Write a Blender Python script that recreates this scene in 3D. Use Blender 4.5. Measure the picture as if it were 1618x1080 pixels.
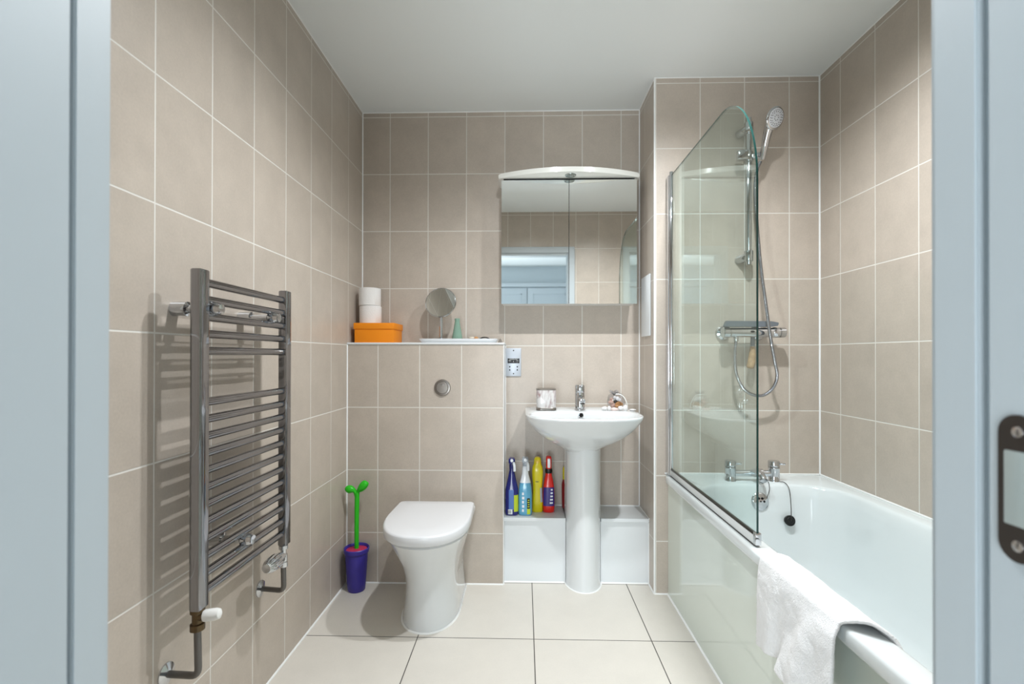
import bpy, bmesh, math, random
from mathutils import Vector, Matrix
random.seed(7)
for o in list(bpy.data.objects): bpy.data.objects.remove(o, do_unlink=True)
S = bpy.context.scene
C = S.collection
PI = math.pi
def R(d): return math.radians(d)

# ------------------------------------------------------------------ camera
FPX, YAW, PITCH, ROLL, CY, CAMH = 752.38, .0256, .0037, .0013, 558.67, 1.0837
cr, cf, cu = Vector((math.cos(YAW), math.sin(YAW), 0)), Vector((-math.sin(YAW), math.cos(YAW), 0)), Vector((0, 0, 1))
cf, cu = cf*math.cos(PITCH)+cu*math.sin(PITCH), cu*math.cos(PITCH)-cf*math.sin(PITCH)
cr, cu = cr*math.cos(ROLL)+cu*math.sin(ROLL), cu*math.cos(ROLL)-cr*math.sin(ROLL)
cam = bpy.data.cameras.new('camera'); co = bpy.data.objects.new('camera', cam); C.objects.link(co)
M = Matrix((cr, cu, -cf)).transposed().to_4x4(); M.translation = (0, 0, CAMH); co.matrix_world = M
cam.sensor_width = 36; cam.lens = FPX*36/1618; cam.shift_y = (CY-540)/1618; cam.clip_start = .02
cam.dof.use_dof = True; cam.dof.focus_distance = 2.1; cam.dof.aperture_fstop = 5.0
S.camera = co
S.view_settings.view_transform = 'Standard'; S.view_settings.look = 'None'
S.view_settings.gamma = 1; S.view_settings.use_curve_mapping = False
S.view_settings.exposure = 1.06
# ------------------------------------------------------------------ world + light
w = bpy.data.worlds.new('world'); S.world = w; w.use_nodes = True
w.node_tree.nodes['Background'].inputs[0].default_value = (.6, .75, .9, 1)
w.node_tree.nodes['Background'].inputs[1].default_value = .4
def spot(name, loc, power, col, size=160, rad=.028, blend=.9):
    l = bpy.data.lights.new(name, 'SPOT'); l.energy = power; l.color = col; l.spot_size = R(size)
    l.spot_blend = blend; l.shadow_soft_size = rad
    o = bpy.data.objects.new(name, l); o.location = loc; C.objects.link(o); return o
def area(name, loc, rot, sx, sy, power, col):
    l = bpy.data.lights.new(name, 'AREA'); l.shape = 'RECTANGLE'; l.size = sx; l.size_y = sy; l.energy = power; l.color = col
    o = bpy.data.objects.new(name, l); o.location = loc; o.rotation_euler = rot; C.objects.link(o); return o
LAMPS = [(0.02, 1.36), (.68, 1.36)]
for (x, y), pw_ in zip(LAMPS, (43, 54)): spot('downlight_lamp', (x, y, 2.342), pw_, (.935, .965, .99), 158, .030, .88)
area('hall_fill_light', (-.40, -2.0, .8), (R(99), 0, R(-9)), 1.2, 1.4, 46, (.86, .94, 1))  # cool fill added in the hall to brighten the bathroom; no window there

# ------------------------------------------------------------------ dimensions (metres)
XL, XR, YB, YW, YS, XRET, ZC, YD = -.847, 1.3365, 2.468, 2.257, 2.187, .594, 2.352, .45
XWE = -.097; TH = .298; ZG = 1.1345; YDH = .33   # hall side of the door wall
BOXY, BOXZ = 2.285, .311

# ------------------------------------------------------------------ materials
def lin(c):
    return tuple(((v/255)/12.92 if v/255 <= .04045 else ((v/255+.055)/1.055)**2.4) for v in c)+(1,)
def mat(name, rgb, rough=.5, metal=0, spec=.5, coat=0, bump=0, bscale=60, vary=0, vscale=8, trans=0, ior=1.45):
    m = bpy.data.materials.new(name); m.use_nodes = True; N = m.node_tree.nodes; L = m.node_tree.links
    b = N['Principled BSDF']; b.inputs['Base Color'].default_value = lin(rgb); b.inputs['Roughness'].default_value = rough
    b.inputs['Metallic'].default_value = metal; b.inputs['Specular IOR Level'].default_value = spec
    b.inputs['Coat Weight'].default_value = coat; b.inputs['Coat Roughness'].default_value = .05
    b.inputs['Transmission Weight'].default_value = trans; b.inputs['IOR'].default_value = ior
    g = N.new('ShaderNodeNewGeometry')
    if vary:
        n = N.new('ShaderNodeTexNoise'); n.inputs['Scale'].default_value = vscale; n.inputs['Detail'].default_value = 6
        L.new(g.outputs['Position'], n.inputs['Vector'])
        r = N.new('ShaderNodeMapRange'); r.inputs[1].default_value = .3; r.inputs[2].default_value = .7
        r.inputs[3].default_value = 1-vary; r.inputs[4].default_value = 1+vary; L.new(n.outputs[0], r.inputs[0])
        mx = N.new('ShaderNodeVectorMath'); mx.operation = 'SCALE'; mx.inputs[0].default_value = lin(rgb)[:3]
        L.new(r.outputs[0], mx.inputs['Scale']); L.new(mx.outputs[0], b.inputs['Base Color'])
    if bump:
        n = N.new('ShaderNodeTexNoise'); n.inputs['Scale'].default_value = bscale; n.inputs['Detail'].default_value = 8
        L.new(g.outputs['Position'], n.inputs['Vector'])
        bp = N.new('ShaderNodeBump'); bp.inputs['Strength'].default_value = bump; bp.inputs['Distance'].default_value = .004
        L.new(n.outputs[0], bp.inputs['Height']); L.new(bp.outputs[0], b.inputs['Normal'])
    return m
def tile_mat(name, au, u0, W, av, v0, H, rgb, grout, gw, rough=.35, vary=.085):
    m = bpy.data.materials.new(name); m.use_nodes = True; N = m.node_tree.nodes; L = m.node_tree.links
    b = N['Principled BSDF']; g = N.new('ShaderNodeNewGeometry'); sp = N.new('ShaderNodeSeparateXYZ')
    L.new(g.outputs['Position'], sp.inputs[0])
    def ma(op, a, c=None, clamp=False):
        n = N.new('ShaderNodeMath'); n.operation = op; n.use_clamp = clamp
        for i, v in enumerate((a, c)):
            if v is None: continue
            if isinstance(v, (int, float)): n.inputs[i].default_value = v
            else: L.new(v, n.inputs[i])
        return n.outputs[0]
    def dist(ax, o, s):
        q = ma('DIVIDE', ma('SUBTRACT', sp.outputs[ax], o), s)
        fr = ma('FRACT', q)
        return ma('MULTIPLY', ma('MINIMUM', fr, ma('SUBTRACT', 1, fr)), s), ma('FLOOR', q)
    du, iu = dist(au, u0, W); dv, iv = dist(av, v0, H)
    d = ma('MINIMUM', du, dv)
    mr = N.new('ShaderNodeMapRange'); mr.interpolation_type = 'SMOOTHSTEP'
    mr.inputs[1].default_value = gw*.35; mr.inputs[2].default_value = gw*.65
    L.new(d, mr.inputs[0])
    cmb = N.new('ShaderNodeCombineXYZ'); L.new(iu, cmb.inputs[0]); L.new(iv, cmb.inputs[1])
    wn = N.new('ShaderNodeTexWhiteNoise'); L.new(cmb.outputs[0], wn.inputs[0])
    n1 = N.new('ShaderNodeTexNoise'); n1.inputs['Scale'].default_value = 9; n1.inputs['Detail'].default_value = 8
    n1.inputs['Roughness'].default_value = .65
    va = N.new('ShaderNodeVectorMath'); va.operation = 'ADD'; L.new(g.outputs['Position'], va.inputs[0])
    sc = N.new('ShaderNodeVectorMath'); sc.operation = 'SCALE'; sc.inputs['Scale'].default_value = 3; L.new(wn.outputs['Color'], sc.inputs[0])
    L.new(sc.outputs[0], va.inputs[1]); L.new(va.outputs[0], n1.inputs['Vector'])
    n2 = N.new('ShaderNodeTexNoise'); n2.inputs['Scale'].default_value = 170; n2.inputs['Detail'].default_value = 3
    L.new(g.outputs['Position'], n2.inputs['Vector'])
    k = ma('ADD', ma('MULTIPLY', ma('SUBTRACT', n1.outputs[0], .5), vary*4), ma('MULTIPLY', ma('SUBTRACT', n2.outputs[0], .5), vary*2))
    k = ma('ADD', k, ma('MULTIPLY', ma('SUBTRACT', wn.outputs['Value'], .5), vary*.8)); k = ma('ADD', k, 1)
    tc = N.new('ShaderNodeVectorMath'); tc.operation = 'SCALE'; tc.inputs[0].default_value = lin(rgb)[:3]; L.new(k, tc.inputs['Scale'])
    mx = N.new('ShaderNodeMix'); mx.data_type = 'RGBA'; L.new(mr.outputs[0], mx.inputs['Factor'])
    mx.inputs[6].default_value = lin(grout); L.new(tc.outputs[0], mx.inputs[7]); L.new(mx.outputs[2], b.inputs['Base Color'])
    rr = N.new('ShaderNodeMapRange'); rr.inputs[3].default_value = .8; rr.inputs[4].default_value = rough
    L.new(mr.outputs[0], rr.inputs[0]); L.new(rr.outputs[0], b.inputs['Roughness'])
    bp = N.new('ShaderNodeBump'); bp.inputs['Strength'].default_value = .5; bp.inputs['Distance'].default_value = .0015
    hh = ma('ADD', mr.outputs[0], ma('MULTIPLY', n1.outputs[0], .25)); L.new(hh, bp.inputs['Height']); L.new(bp.outputs[0], b.inputs['Normal'])
    return m
TC, GC = (188, 177, 165), (222, 219, 212)
T_left = tile_mat('tile_left', 1, 1.6693, .2, 2, ZG, TH, TC, GC, .0042)
T_right = tile_mat('tile_right', 1, 2.0469, .2, 2, ZG, TH, TC, GC, .0042)
T_back = tile_mat('tile_back', 0, -.7012, .2, 2, ZG, TH, TC, GC, .0042)
T_wc = tile_mat('tile_cistern', 0, -.6972, .2, 2, ZG, TH, TC, GC, .0042)
T_sh = tile_mat('tile_shower', 0, .8, .2, 2, ZG, TH, TC, GC, .0042)
T_ret = tile_mat('tile_return', 1, 2.364, .2, 2, ZG, TH, TC, GC, .0042)
T_door = tile_mat('tile_door_wall', 0, .655, .2, 2, ZG, TH, TC, GC, .0042)
T_floor = tile_mat('tile_floor', 0, .0384, .4473, 1, 1.827, .4473, (216, 211, 202), (84, 80, 76), .0036, rough=.4, vary=.035)
CEIL = mat('ceiling_paint', (234, 238, 238), .9, bump=.02, bscale=30)
SEAL = mat('white_sealant', (240, 241, 240), .4)
FRAME = mat('frame_paint', (186, 194, 198), .45)
HALLP = mat('hall_paint', (214, 222, 226), .8)
WARD = mat('wardrobe_paint', (206, 213, 218), .5)
CARPET = mat('hall_floor', (190, 184, 176), .9, bump=.3, bscale=300)
CERAM = mat('white_ceramic', (220, 223, 224), .12, coat=.6)
ACRYL = mat('bath_acrylic', (220, 226, 227), .14, coat=.4)
PANEL = mat('bath_panel_gloss', (212, 221, 212), .08, spec=.6, coat=.5)
WBOARD = mat('white_board', (226, 230, 232), .35)
PLAST = mat('white_plastic', (236, 236, 233), .3)
CHROME = mat('chrome', (205, 207, 210), .07, 1)
RADC = mat('radiator_chrome', (150, 150, 153), .06, 1)
DARKM = mat('dark_metal', (70, 66, 62), .35, .8)
GREYM = mat('aged_pipe', (112, 110, 108), .4, .9, bump=.2, bscale=200)
BRASS = mat('aged_brass', (104, 88, 66), .32, .9, bump=.2, bscale=250)
BRONZE = mat('strike_bronze', (74, 68, 64), .45, .7)
BLACK = mat('black', (14, 14, 15), .35)
BLACKH = mat('black_hole', (4, 4, 4), .9)
RUBBER = mat('black_rubber', (18, 18, 18), .5)
MIRROR = mat('mirror_glass', (248, 251, 250), .0, 1)
ORANGE = mat('orange_card', (238, 140, 12), .5)
PAPER = mat('toilet_paper', (232, 230, 228), .95, bump=.3, bscale=180)
CORE = mat('cardboard', (150, 125, 98), .9)
PURPLE = mat('violet_plastic', (62, 52, 150), .4)
GREEN = mat('green_plastic', (40, 186, 26), .3)
PINK = mat('pink_plastic', (178, 40, 80), .5)
TERRY = mat('terry_cloth', (243, 244, 245), .95, bump=.8, bscale=420)
GREYP = mat('grey_plastic', (108, 114, 120), .45)
WOODG = mat('worn_wood_grip', (176, 142, 104), .6, vary=.25, vscale=60)
NICK = mat('brushed_nickel', (152, 146, 140), .3, .9)
PLATE = mat('chrome_plate', (196, 202, 210), .42, .5)
def glassmix(name, tint, frost=0.0, f0=.04):
    m = bpy.data.materials.new(name); m.use_nodes = True; N = m.node_tree.nodes; L = m.node_tree.links
    N.remove(N['Principled BSDF']); t = N.new('ShaderNodeBsdfTransparent'); t.inputs[0].default_value = tint
    g = N.new('ShaderNodeBsdfGlossy'); g.inputs['Roughness'].default_value = frost; g.inputs[0].default_value = (.95, 1, .97, 1)
    lw = N.new('ShaderNodeLayerWeight'); lw.inputs[0].default_value = .5
    pw = N.new('ShaderNodeMath'); pw.operation = 'POWER'; L.new(lw.outputs['Facing'], pw.inputs[0]); pw.inputs[1].default_value = 5
    fr = N.new('ShaderNodeMapRange'); L.new(pw.outputs[0], fr.inputs[0]); fr.inputs[3].default_value = f0; fr.inputs[4].default_value = 1
    mx = N.new('ShaderNodeMixShader'); L.new(fr.outputs[0], mx.inputs[0]); L.new(t.outputs[0], mx.inputs[1]); L.new(g.outputs[0], mx.inputs[2])
    L.new(mx.outputs[0], N['Material Output'].inputs[0]); return m
GLASS = glassmix('screen_glass', (.885, .94, .93, 1), 0, .05)
CLEAR = glassmix('clear_film', (.88, .88, .9, 1), .15)
GEDGE = mat('glass_edge', (20, 60, 56), .1, spec=.8)
VASEG = glassmix('green_glass', (.72, .86, .78, 1), .02)
def emit(name, col, s):
    m = bpy.data.materials.new(name); m.use_nodes = True; b = m.node_tree.nodes['Principled BSDF']
    b.inputs['Emission Color'].default_value = col; b.inputs['Emission Strength'].default_value = s; return m
LENS = emit('lamp_lens', (1, .9, .8, 1), 12)
SPOTL = mat('spotlight_glass', (150, 158, 152), .15, .4)

# ------------------------------------------------------------------ helpers
def obj(name, bm, m, parent=None, smooth=35, loc=None):
    me = bpy.data.meshes.new(name)
    bmesh.ops.recalc_face_normals(bm, faces=bm.faces)
    if smooth:
        for f in bm.faces: f.smooth = True
        for e in bm.edges:
            if len(e.link_faces) == 2: e.smooth = e.calc_face_angle(0) < R(smooth)
    bm.to_mesh(me); bm.free()
    for x in (m if isinstance(m, (list, tuple)) else [m]): me.materials.append(x)
    o = bpy.data.objects.new(name, me); C.objects.link(o)
    if parent is not None:
        o.parent = parent; o.matrix_parent_inverse = Matrix.Translation(-Vector(wloc(parent)))
    return o
def wloc(o): return Vector(o.location) if o.type == 'EMPTY' else Vector((0, 0, 0))
def thing(name, label, cat, loc=(0, 0, 0), group=None):
    o = bpy.data.objects.new(name, None); o.empty_display_size = .05; C.objects.link(o); o.location = loc
    o['label'] = label; o['category'] = cat
    if group: o['group'] = group
    return o
def tag(o, label, cat, group=None):
    o['label'] = label; o['category'] = cat
    if group: o['group'] = group
    return o
def struct(name, bm, m, parent=None, smooth=0):
    o = obj(name, bm, m, parent, smooth)
    if parent is None: o['kind'] = 'structure'
    return o
def box(bm, a, b, mi=0):
    x0, y0, z0 = a; x1, y1, z1 = b
    v = [bm.verts.new(p) for p in ((x0,y0,z0),(x1,y0,z0),(x1,y1,z0),(x0,y1,z0),(x0,y0,z1),(x1,y0,z1),(x1,y1,z1),(x0,y1,z1))]
    fs = [bm.faces.new([v[i] for i in q]) for q in ((0,3,2,1),(4,5,6,7),(0,1,5,4),(1,2,6,5),(2,3,7,6),(3,0,4,7))]
    for f in fs: f.material_index = mi
    return v
def rbox(a, b, r=.003, seg=2):
    bm = bmesh.new(); box(bm, a, b); bmesh.ops.bevel(bm, geom=bm.edges[:], offset=r, segments=seg, affect='EDGES', profile=.5); return bm
def bxb(a, b):
    bm = bmesh.new(); box(bm, a, b); return bm
def loft(bm, rings, cap0=True, cap1=True, mi=0, close=True):
    vs = [[bm.verts.new(p) for p in r] for r in rings]; n = len(rings[0]); out = []
    for i in range(len(vs)-1):
        for j in range(n if close else n-1):
            k = (j+1) % n
            try: f = bm.faces.new((vs[i][j], vs[i][k], vs[i+1][k], vs[i+1][j])); f.material_index = mi(i) if callable(mi) else mi
            except ValueError: pass
    if cap0: f = bm.faces.new(vs[0]); f.material_index = mi(0) if callable(mi) else mi
    if cap1: f = bm.faces.new(vs[-1]); f.material_index = mi(len(vs)-2) if callable(mi) else mi
    return vs
def frame_of(d):
    d = Vector(d).normalized(); a = Vector((0, 0, 1)) if abs(d.z) < .9 else Vector((1, 0, 0))
    u = d.cross(a).normalized(); return u, d.cross(u).normalized()
def lathe(bm, prof, o=(0,0,0), d=(0,0,1), n=32, mi=0, cap=True, sx=1, sy=1):
    d = Vector(d).normalized(); u, v = frame_of(d); o = Vector(o); rings = []
    for r, h in prof:
        r = max(r, .00005)
        rings.append([o+d*h+u*(r*sx*math.cos(2*PI*k/n))+v*(r*sy*math.sin(2*PI*k/n)) for k in range(n)])
    loft(bm, rings, cap, cap, mi); return bm
def L1(prof, o=(0,0,0), d=(0,0,1), n=32, sx=1, sy=1): return lathe(bmesh.new(), prof, o, d, n, 0, True, sx, sy)
def cyl(bm, a, b, r, n=24, r2=None, bev=0):
    a, b = Vector(a), Vector(b); L = (b-a).length; r2 = r if r2 is None else r2
    prof = [(r, 0), (r2, L)] if not bev else [(r-bev, 0), (r-.3*bev, .3*bev), (r, bev), (r2, L-bev), (r2-.3*bev, L-.3*bev), (r2-bev, L)]
    return lathe(bm, prof, a, b-a, n)
def catmull(P, per=8):
    P = [Vector(p) for p in P]; Q = [P[0]*2-P[1]]+P+[P[-1]*2-P[-2]]; out = []
    for i in range(1, len(Q)-2):
        a, b, c, d = Q[i-1:i+3]
        for k in range(per):
            t = k/per; out.append(.5*((2*b)+(c-a)*t+(2*a-5*b+4*c-d)*t*t+(3*b-a-3*c+d)*t**3))
    out.append(Q[-2]); return out
def tube(bm, P, r, n=12, smooth=False, per=8, cap=True):
    P = catmull(P, per) if smooth else [Vector(p) for p in P]
    rf = r if callable(r) else (lambda t: r)
    t0 = (P[1]-P[0]).normalized(); u, v = frame_of(t0); rings = []
    for i, p in enumerate(P):
        t = (P[min(i+1, len(P)-1)]-P[max(i-1, 0)]).normalized()
        u = (u-t*u.dot(t)).normalized(); v = t.cross(u)
        rr = rf(i/(len(P)-1)); rings.append([p+u*rr*math.cos(2*PI*k/n)+v*rr*math.sin(2*PI*k/n) for k in range(n)])
    loft(bm, rings, cap, cap); return bm
def elbow(a, c, b, r=.03, seg=6):   # polyline a-c-b with a rounded corner
    a, b, c = Vector(a), Vector(b), Vector(c); p = c+(a-c).normalized()*r; q = c+(b-c).normalized()*r
    return [a]+[p*(1-t)**2+c*2*t*(1-t)+q*t*t for t in [k/seg for k in range(seg+1)]]+[b]
def ring(inside, cen, z, N=96, rmax=1.5, dz=None):
    out = []
    for k in range(N):
        t = 2*PI*(k+.5)/N; dx, dy = math.cos(t), math.sin(t); lo, hi = 0, rmax
        for _ in range(34):
            m = (lo+hi)/2
            if inside(cen[0]+dx*m, cen[1]+dy*m): lo = m
            else: hi = m
        x, y = cen[0]+dx*lo, cen[1]+dy*lo
        out.append((x, y, z if dz is None else z+dz(x, y)))
    return out
def dshape(cx, hw, yf, yb, dep, n=2.4, taper=0, rb=.02):
    """flat back at yb, straight sides, superelliptic front from y=yf+dep to yf"""
    yc = yf+dep
    def f(x, y):
        if y > yb: return False
        w = hw*(1-taper*max(0, (y-yc))/max(1e-6, yb-yc)); a = abs(x-cx)
        if y >= yc:
            if a > w: return False
            ex, ey = a-(w-rb), y-(yb-rb)
            return not (ex > 0 and ey > 0 and ex*ex+ey*ey > rb*rb)
        return (a/hw)**n+((yc-y)/dep)**n <= 1
    return f
def selli(cx, cy, a, b, n): return lambda x, y: abs((x-cx)/a)**n+abs((y-cy)/b)**n <= 1
def outline_prism(bm, pts, axis, a, b, mi=0, mi_edge=None):
    """pts 2-D outline extruded along axis from a to b"""
    def P(u, v, w): return {0: (w, u, v), 1: (u, w, v), 2: (u, v, w)}[axis]
    A = [bm.verts.new(P(u, v, a)) for u, v in pts]; B = [bm.verts.new(P(u, v, b)) for u, v in pts]
    f = bm.faces.new(A); f.material_index = mi; f = bm.faces.new(B[::-1]); f.material_index = mi
    for i in range(len(pts)):
        j = (i+1) % len(pts); f = bm.faces.new((A[i], A[j], B[j], B[i])); f.material_index = mi if mi_edge is None else mi_edge
    return bm
def text(name, s, size, m, mw, parent, ext=.0003, align='CENTER'):
    cu_ = bpy.data.curves.new(name, 'FONT'); cu_.body = s; cu_.size = size; cu_.extrude = ext; cu_.align_x = align; cu_.align_y = 'CENTER'
    t = bpy.data.objects.new(name+'_src', cu_); C.objects.link(t)
    bpy.context.view_layer.update()
    me = bpy.data.meshes.new_from_object(t.evaluated_get(bpy.context.evaluated_depsgraph_get()))
    bpy.data.objects.remove(t, do_unlink=True); me.transform(mw); me.materials.clear(); me.materials.append(m)
    o = bpy.data.objects.new(name, me); C.objects.link(o); o.parent = parent
    o.matrix_parent_inverse = Matrix.Translation(-Vector(wloc(parent))); return o
FRONT = Matrix(((1,0,0,0),(0,0,-1,0),(0,1,0,0),(0,0,0,1)))   # text facing -Y
def dup(o, parent=None):
    c = o.copy(); C.objects.link(c)
    if parent is not None: c.parent = parent
    for ch in list(o.children): dup(ch, c)
    return c

# ------------------------------------------------------------------ the room
struct('floor', bxb((XL-.05, YD-.12, -.05), (XR+.05, YB+.05, 0)), T_floor)
struct('ceiling', bxb((XL-.05, YDH, ZC), (XR+.05, YB+.05, ZC+.05)), CEIL)
struct('wall_left', bxb((XL-.05, YD, 0), (XL, YB+.05, ZC)), T_left)
struct('wall_right', bxb((XR, YD, 0), (XR+.05, YS+.05, ZC)), T_right)
struct('wall_back', bxb((XL, YB, 0), (XRET+.05, YB+.05, ZC)), T_back)
bm = bmesh.new(); box(bm, (XRET, YS, 0), (XR+.05, YB+.05, ZC))
for f in bm.faces:
    f.normal_update(); f.material_index = 1 if f.normal.x < -.5 else 0
struct('wall_shower', bm, [T_sh, T_ret])
bm = bmesh.new(); box(bm, (XL, YW, 0), (XWE, YB, 1.140))
for f in bm.faces:
    f.normal_update(); f.material_index = 1 if (f.normal.z > .5 or f.normal.x > .5) else 0
struct('wall_cistern', bm, [T_wc, WBOARD])
struct('trim_1', rbox((XL, YW-.006, 1.137), (XWE+.004, YB, 1.145), .002), WBOARD)
# boxed-in pipework under the basin (split round the pedestal by nothing: one box with a thicker top board)
struct('wall_boxing_left', bxb((XWE, BOXY, 0), (.1985, YB, BOXZ-.018)), WBOARD)
struct('wall_boxing_right', bxb((.3655, BOXY, 0), (XRET, YB, BOXZ-.018)), WBOARD)
struct('trim_%d' % 60, rbox((XWE, BOXY-.012, BOXZ-.018), (.1985, YB, BOXZ), .003), WBOARD)
struct('trim_2', rbox((.3655, BOXY-.012, BOXZ-.018), (XRET, YB, BOXZ), .003), WBOARD)
# doorway wall
DX0, DX1, DZ = -.418, .40, 2.0
struct('wall_door_left', bxb((XL, YDH, 0), (DX0, YD, ZC)), T_door)
struct('wall_door_right', bxb((DX1, YDH, 0), (XR, YD, ZC)), T_door)
struct('wall_door_head', bxb((DX0, YDH, DZ), (DX1, YD, ZC)), T_door)
# hall
HY = -2.14
struct('wall_hall_back', bxb((-1.5, HY-.05, 0), (1.5, HY, ZC)), HALLP)
struct('wall_hall_left', bxb((-1.55, HY, 0), (-1.5, YDH, ZC)), HALLP)
struct('wall_hall_right', bxb((1.5, HY, 0), (1.55, YDH, ZC)), HALLP)
struct('wall_hall_front', (lambda b: (box(b, (-1.5, YDH-.01, 0), (DX0-.0, YDH, ZC)), box(b, (DX1, YDH-.01, 0), (1.5, YDH, ZC)), box(b, (DX0, YDH-.01, DZ), (DX1, YDH, ZC)), b)[-1])(bmesh.new()), HALLP)
struct('ceiling_hall', bxb((-1.55, HY, ZC), (1.55, YDH, ZC+.05)), CEIL)
struct('floor_hall', bxb((-1.55, HY, -.05), (1.55, YDH, 0)), CARPET)
t = thing('fitted_wardrobe', 'pale blue hall wardrobe with panelled doors, seen in the left cabinet mirror', 'wardrobe', (0, HY, 0))
obj('carcass', bxb((-1.2, HY+.001, 0), (.75, HY+.10, 2.10)), WARD, t, 0)
obj('top_rail', rbox((-1.22, HY+.10, 2.05), (.77, HY+.13, 2.10), .005), WARD, t)
for x0 in (-1.18, -.57, .045):
    a, b = x0+.004, x0+.604
    d = obj('door', rbox((a, HY+.10, .02), (b, HY+.12, 2.03), .003), WARD, t)
    m_ = bmesh.new()
    for z0, z1 in ((.12, .95), (1.05, 1.95)):
        for q in (((a+.07, z0), (b-.07, z0+.012)), ((a+.07, z1-.012), (b-.07, z1)), ((a+.07, z0), (a+.082, z1)), ((b-.082, z0), (b-.07, z1))):
            box(m_, (q[0][0], HY+.119, q[0][1]), (q[1][0], HY+.126, q[1][1]))
    obj('panel_moulding', m_, WARD, d, 0)
# sealant beads / edge trims
k = 3
def bead(a, b, r=.0035):
    global k
    bm = bmesh.new(); cyl(bm, a, b, r, 8); struct('trim_%d' % k, bm, SEAL, smooth=60); k += 1
bead((XL, YD, 0), (XL, YW, 0), .005); bead((XL, YW, 0), (XWE, YW, 0), .005); bead((XWE, YW, 0), (XWE, BOXY, 0), .004)
bead((XWE, BOXY, 0), (.1985, BOXY, 0), .005); bead((.3655, BOXY, 0), (XRET, BOXY, 0), .005); bead((XRET, BOXY, 0), (XRET, YS, 0), .005); bead((XRET, YS, 0), (.65, YS, 0), .005)
bead((.655, .47, 0), (.655, YS, 0), .006)
bead((XL, YW, 0), (XL, YW, 1.14), .0045); bead((XL, YB, 1.145), (XL, YB, ZC), .0045)
bead((XRET, YB, BOXZ), (XRET, YB, ZC), .004); bead((XR, YS, .547), (XR, YS, ZC), .005)
bead((XRET, YS, 0), (XRET, YS, ZC), .004)
bead((XL, YB, ZC), (XRET, YB, ZC), .004); bead((XL, YD, ZC), (XL, YB, ZC), .003); bead((XR, YD, ZC), (XR, YS, ZC), .003)
bead((XRET, YS, ZC), (XR, YS, ZC), .003); bead((XRET, YS, ZC), (XRET, YB, ZC), .003)
bead((.64, YS, .549), (XR, YS, .549), .004); bead((XR, YD, .549), (XR, YS, .549), .004)
bead((XWE-.0005, YW-.0005, 0), (XWE-.0005, YW-.0005, 1.14), .0022); bead((XWE, YB, BOXZ), (XWE, YB, 1.14), .004)
bead((XWE, BOXY-.012, BOXZ-.018), (XWE, BOXY-.012, 0), .003); bead((XRET, BOXY-.003, 0), (XRET, BOXY-.003, BOXZ-.02), .004)
bead((XWE, YB, BOXZ+.001), (.1985, YB, BOXZ+.001), .004); bead((.3655, YB, BOXZ+.001), (XRET, YB, BOXZ+.001), .004); bead((XRET, BOXY-.012, BOXZ), (XRET, YB, BOXZ), .004)
# door frame
dr = thing('door_1', '', ''); del dr['label']; del dr['category']; dr['kind'] = 'structure'
LXa, LXb = -.4057, .381    # lining faces
bm = bmesh.new()
box(bm, (LXa-.03, YDH-.02, 0), (LXa, .4136, DZ)); box(bm, (LXa-.03, .4136, 0), (LXa-.009, .4190, DZ))
box(bm, (LXb, YDH-.02, 0), (LXb+.02, .3998, DZ)); box(bm, (LXb+.009, .3998, 0), (LXb+.02, .4110, DZ))
box(bm, (LXa, YDH-.02, DZ-.02), (LXb, .4136, DZ))
obj('lining', bm, FRAME, dr, 0)
bm = bmesh.new(); box(bm, (LXa-.03, .4190, 0), (LXa, YD+.003, DZ)); box(bm, (LXb, .4110, 0), (LXb+.02, YD+.003, DZ)); box(bm, (LXa, .4190, DZ-.033), (LXb, YD+.003, DZ))
bmesh.ops.bevel(bm, geom=bm.edges[:], offset=.0015, segments=2, affect='EDGES'); obj('door_stop', bm, FRAME, dr)
def architrave(y0, y1, s):
    bm = bmesh.new(); w_ = .062
    for a, b in (((LXa-w_, 0), (LXa-.006, DZ+w_-.02)), ((LXb+.006, 0), (LXb+w_, DZ+w_-.02)), ((LXa-.006, DZ-.014), (LXb+.006, DZ+w_-.02))):
        box(bm, (a[0], y0, a[1]), (b[0], y1, b[1]))
        c = (a[0]+.014, min(y0, y1) if s < 0 else y1-.0005, a[1]+.012)
    bmesh.ops.bevel(bm, geom=bm.edges[:], offset=.004, segments=2, affect='EDGES'); return bm
obj('architrave', architrave(YD, YD+.016, 1), FRAME, dr); obj('architrave', architrave(YDH-.03, YDH-.01, -1), FRAME, dr)
# strike plate on the right lining
sy, sz0, sz1, hw = .3760, .925, 1.0385, .0148
bm = bmesh.new()
def stad(y, z0, z1, r, n=12):
    return [(y+r*math.cos(PI*i/n), z1-r+r*math.sin(PI*i/n)) for i in range(n+1)]+[(y-r*math.cos(PI*i/n), z0+r-r*math.sin(PI*i/n)) for i in range(n+1)]
outer = stad(sy, sz0, sz1, hw); 
outline_prism(bm, outer, 0, LXb-.0025, LXb)
sp_ = obj('strike_plate', bm, BRONZE, dr, 30); sp_['label'] = 'dark bronze strike plate'
h_ = obj('latch_hole', rbox((LXb-.0035, sy-.008, sz0+.028), (LXb-.0005, sy+.0095, sz1-.028), .001), mat('latch_recess', (176, 186, 184), .3, .3), sp_)
for zz in (sz0+.013, sz1-.013):
    bm = bmesh.new(); lathe(bm, [(.0045, 0), (.0042, .0012), (.002, .0018)], (LXb-.0022, sy-.001, zz), (-1, 0, 0), 20); obj('screw', bm, CHROME, sp_)

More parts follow.
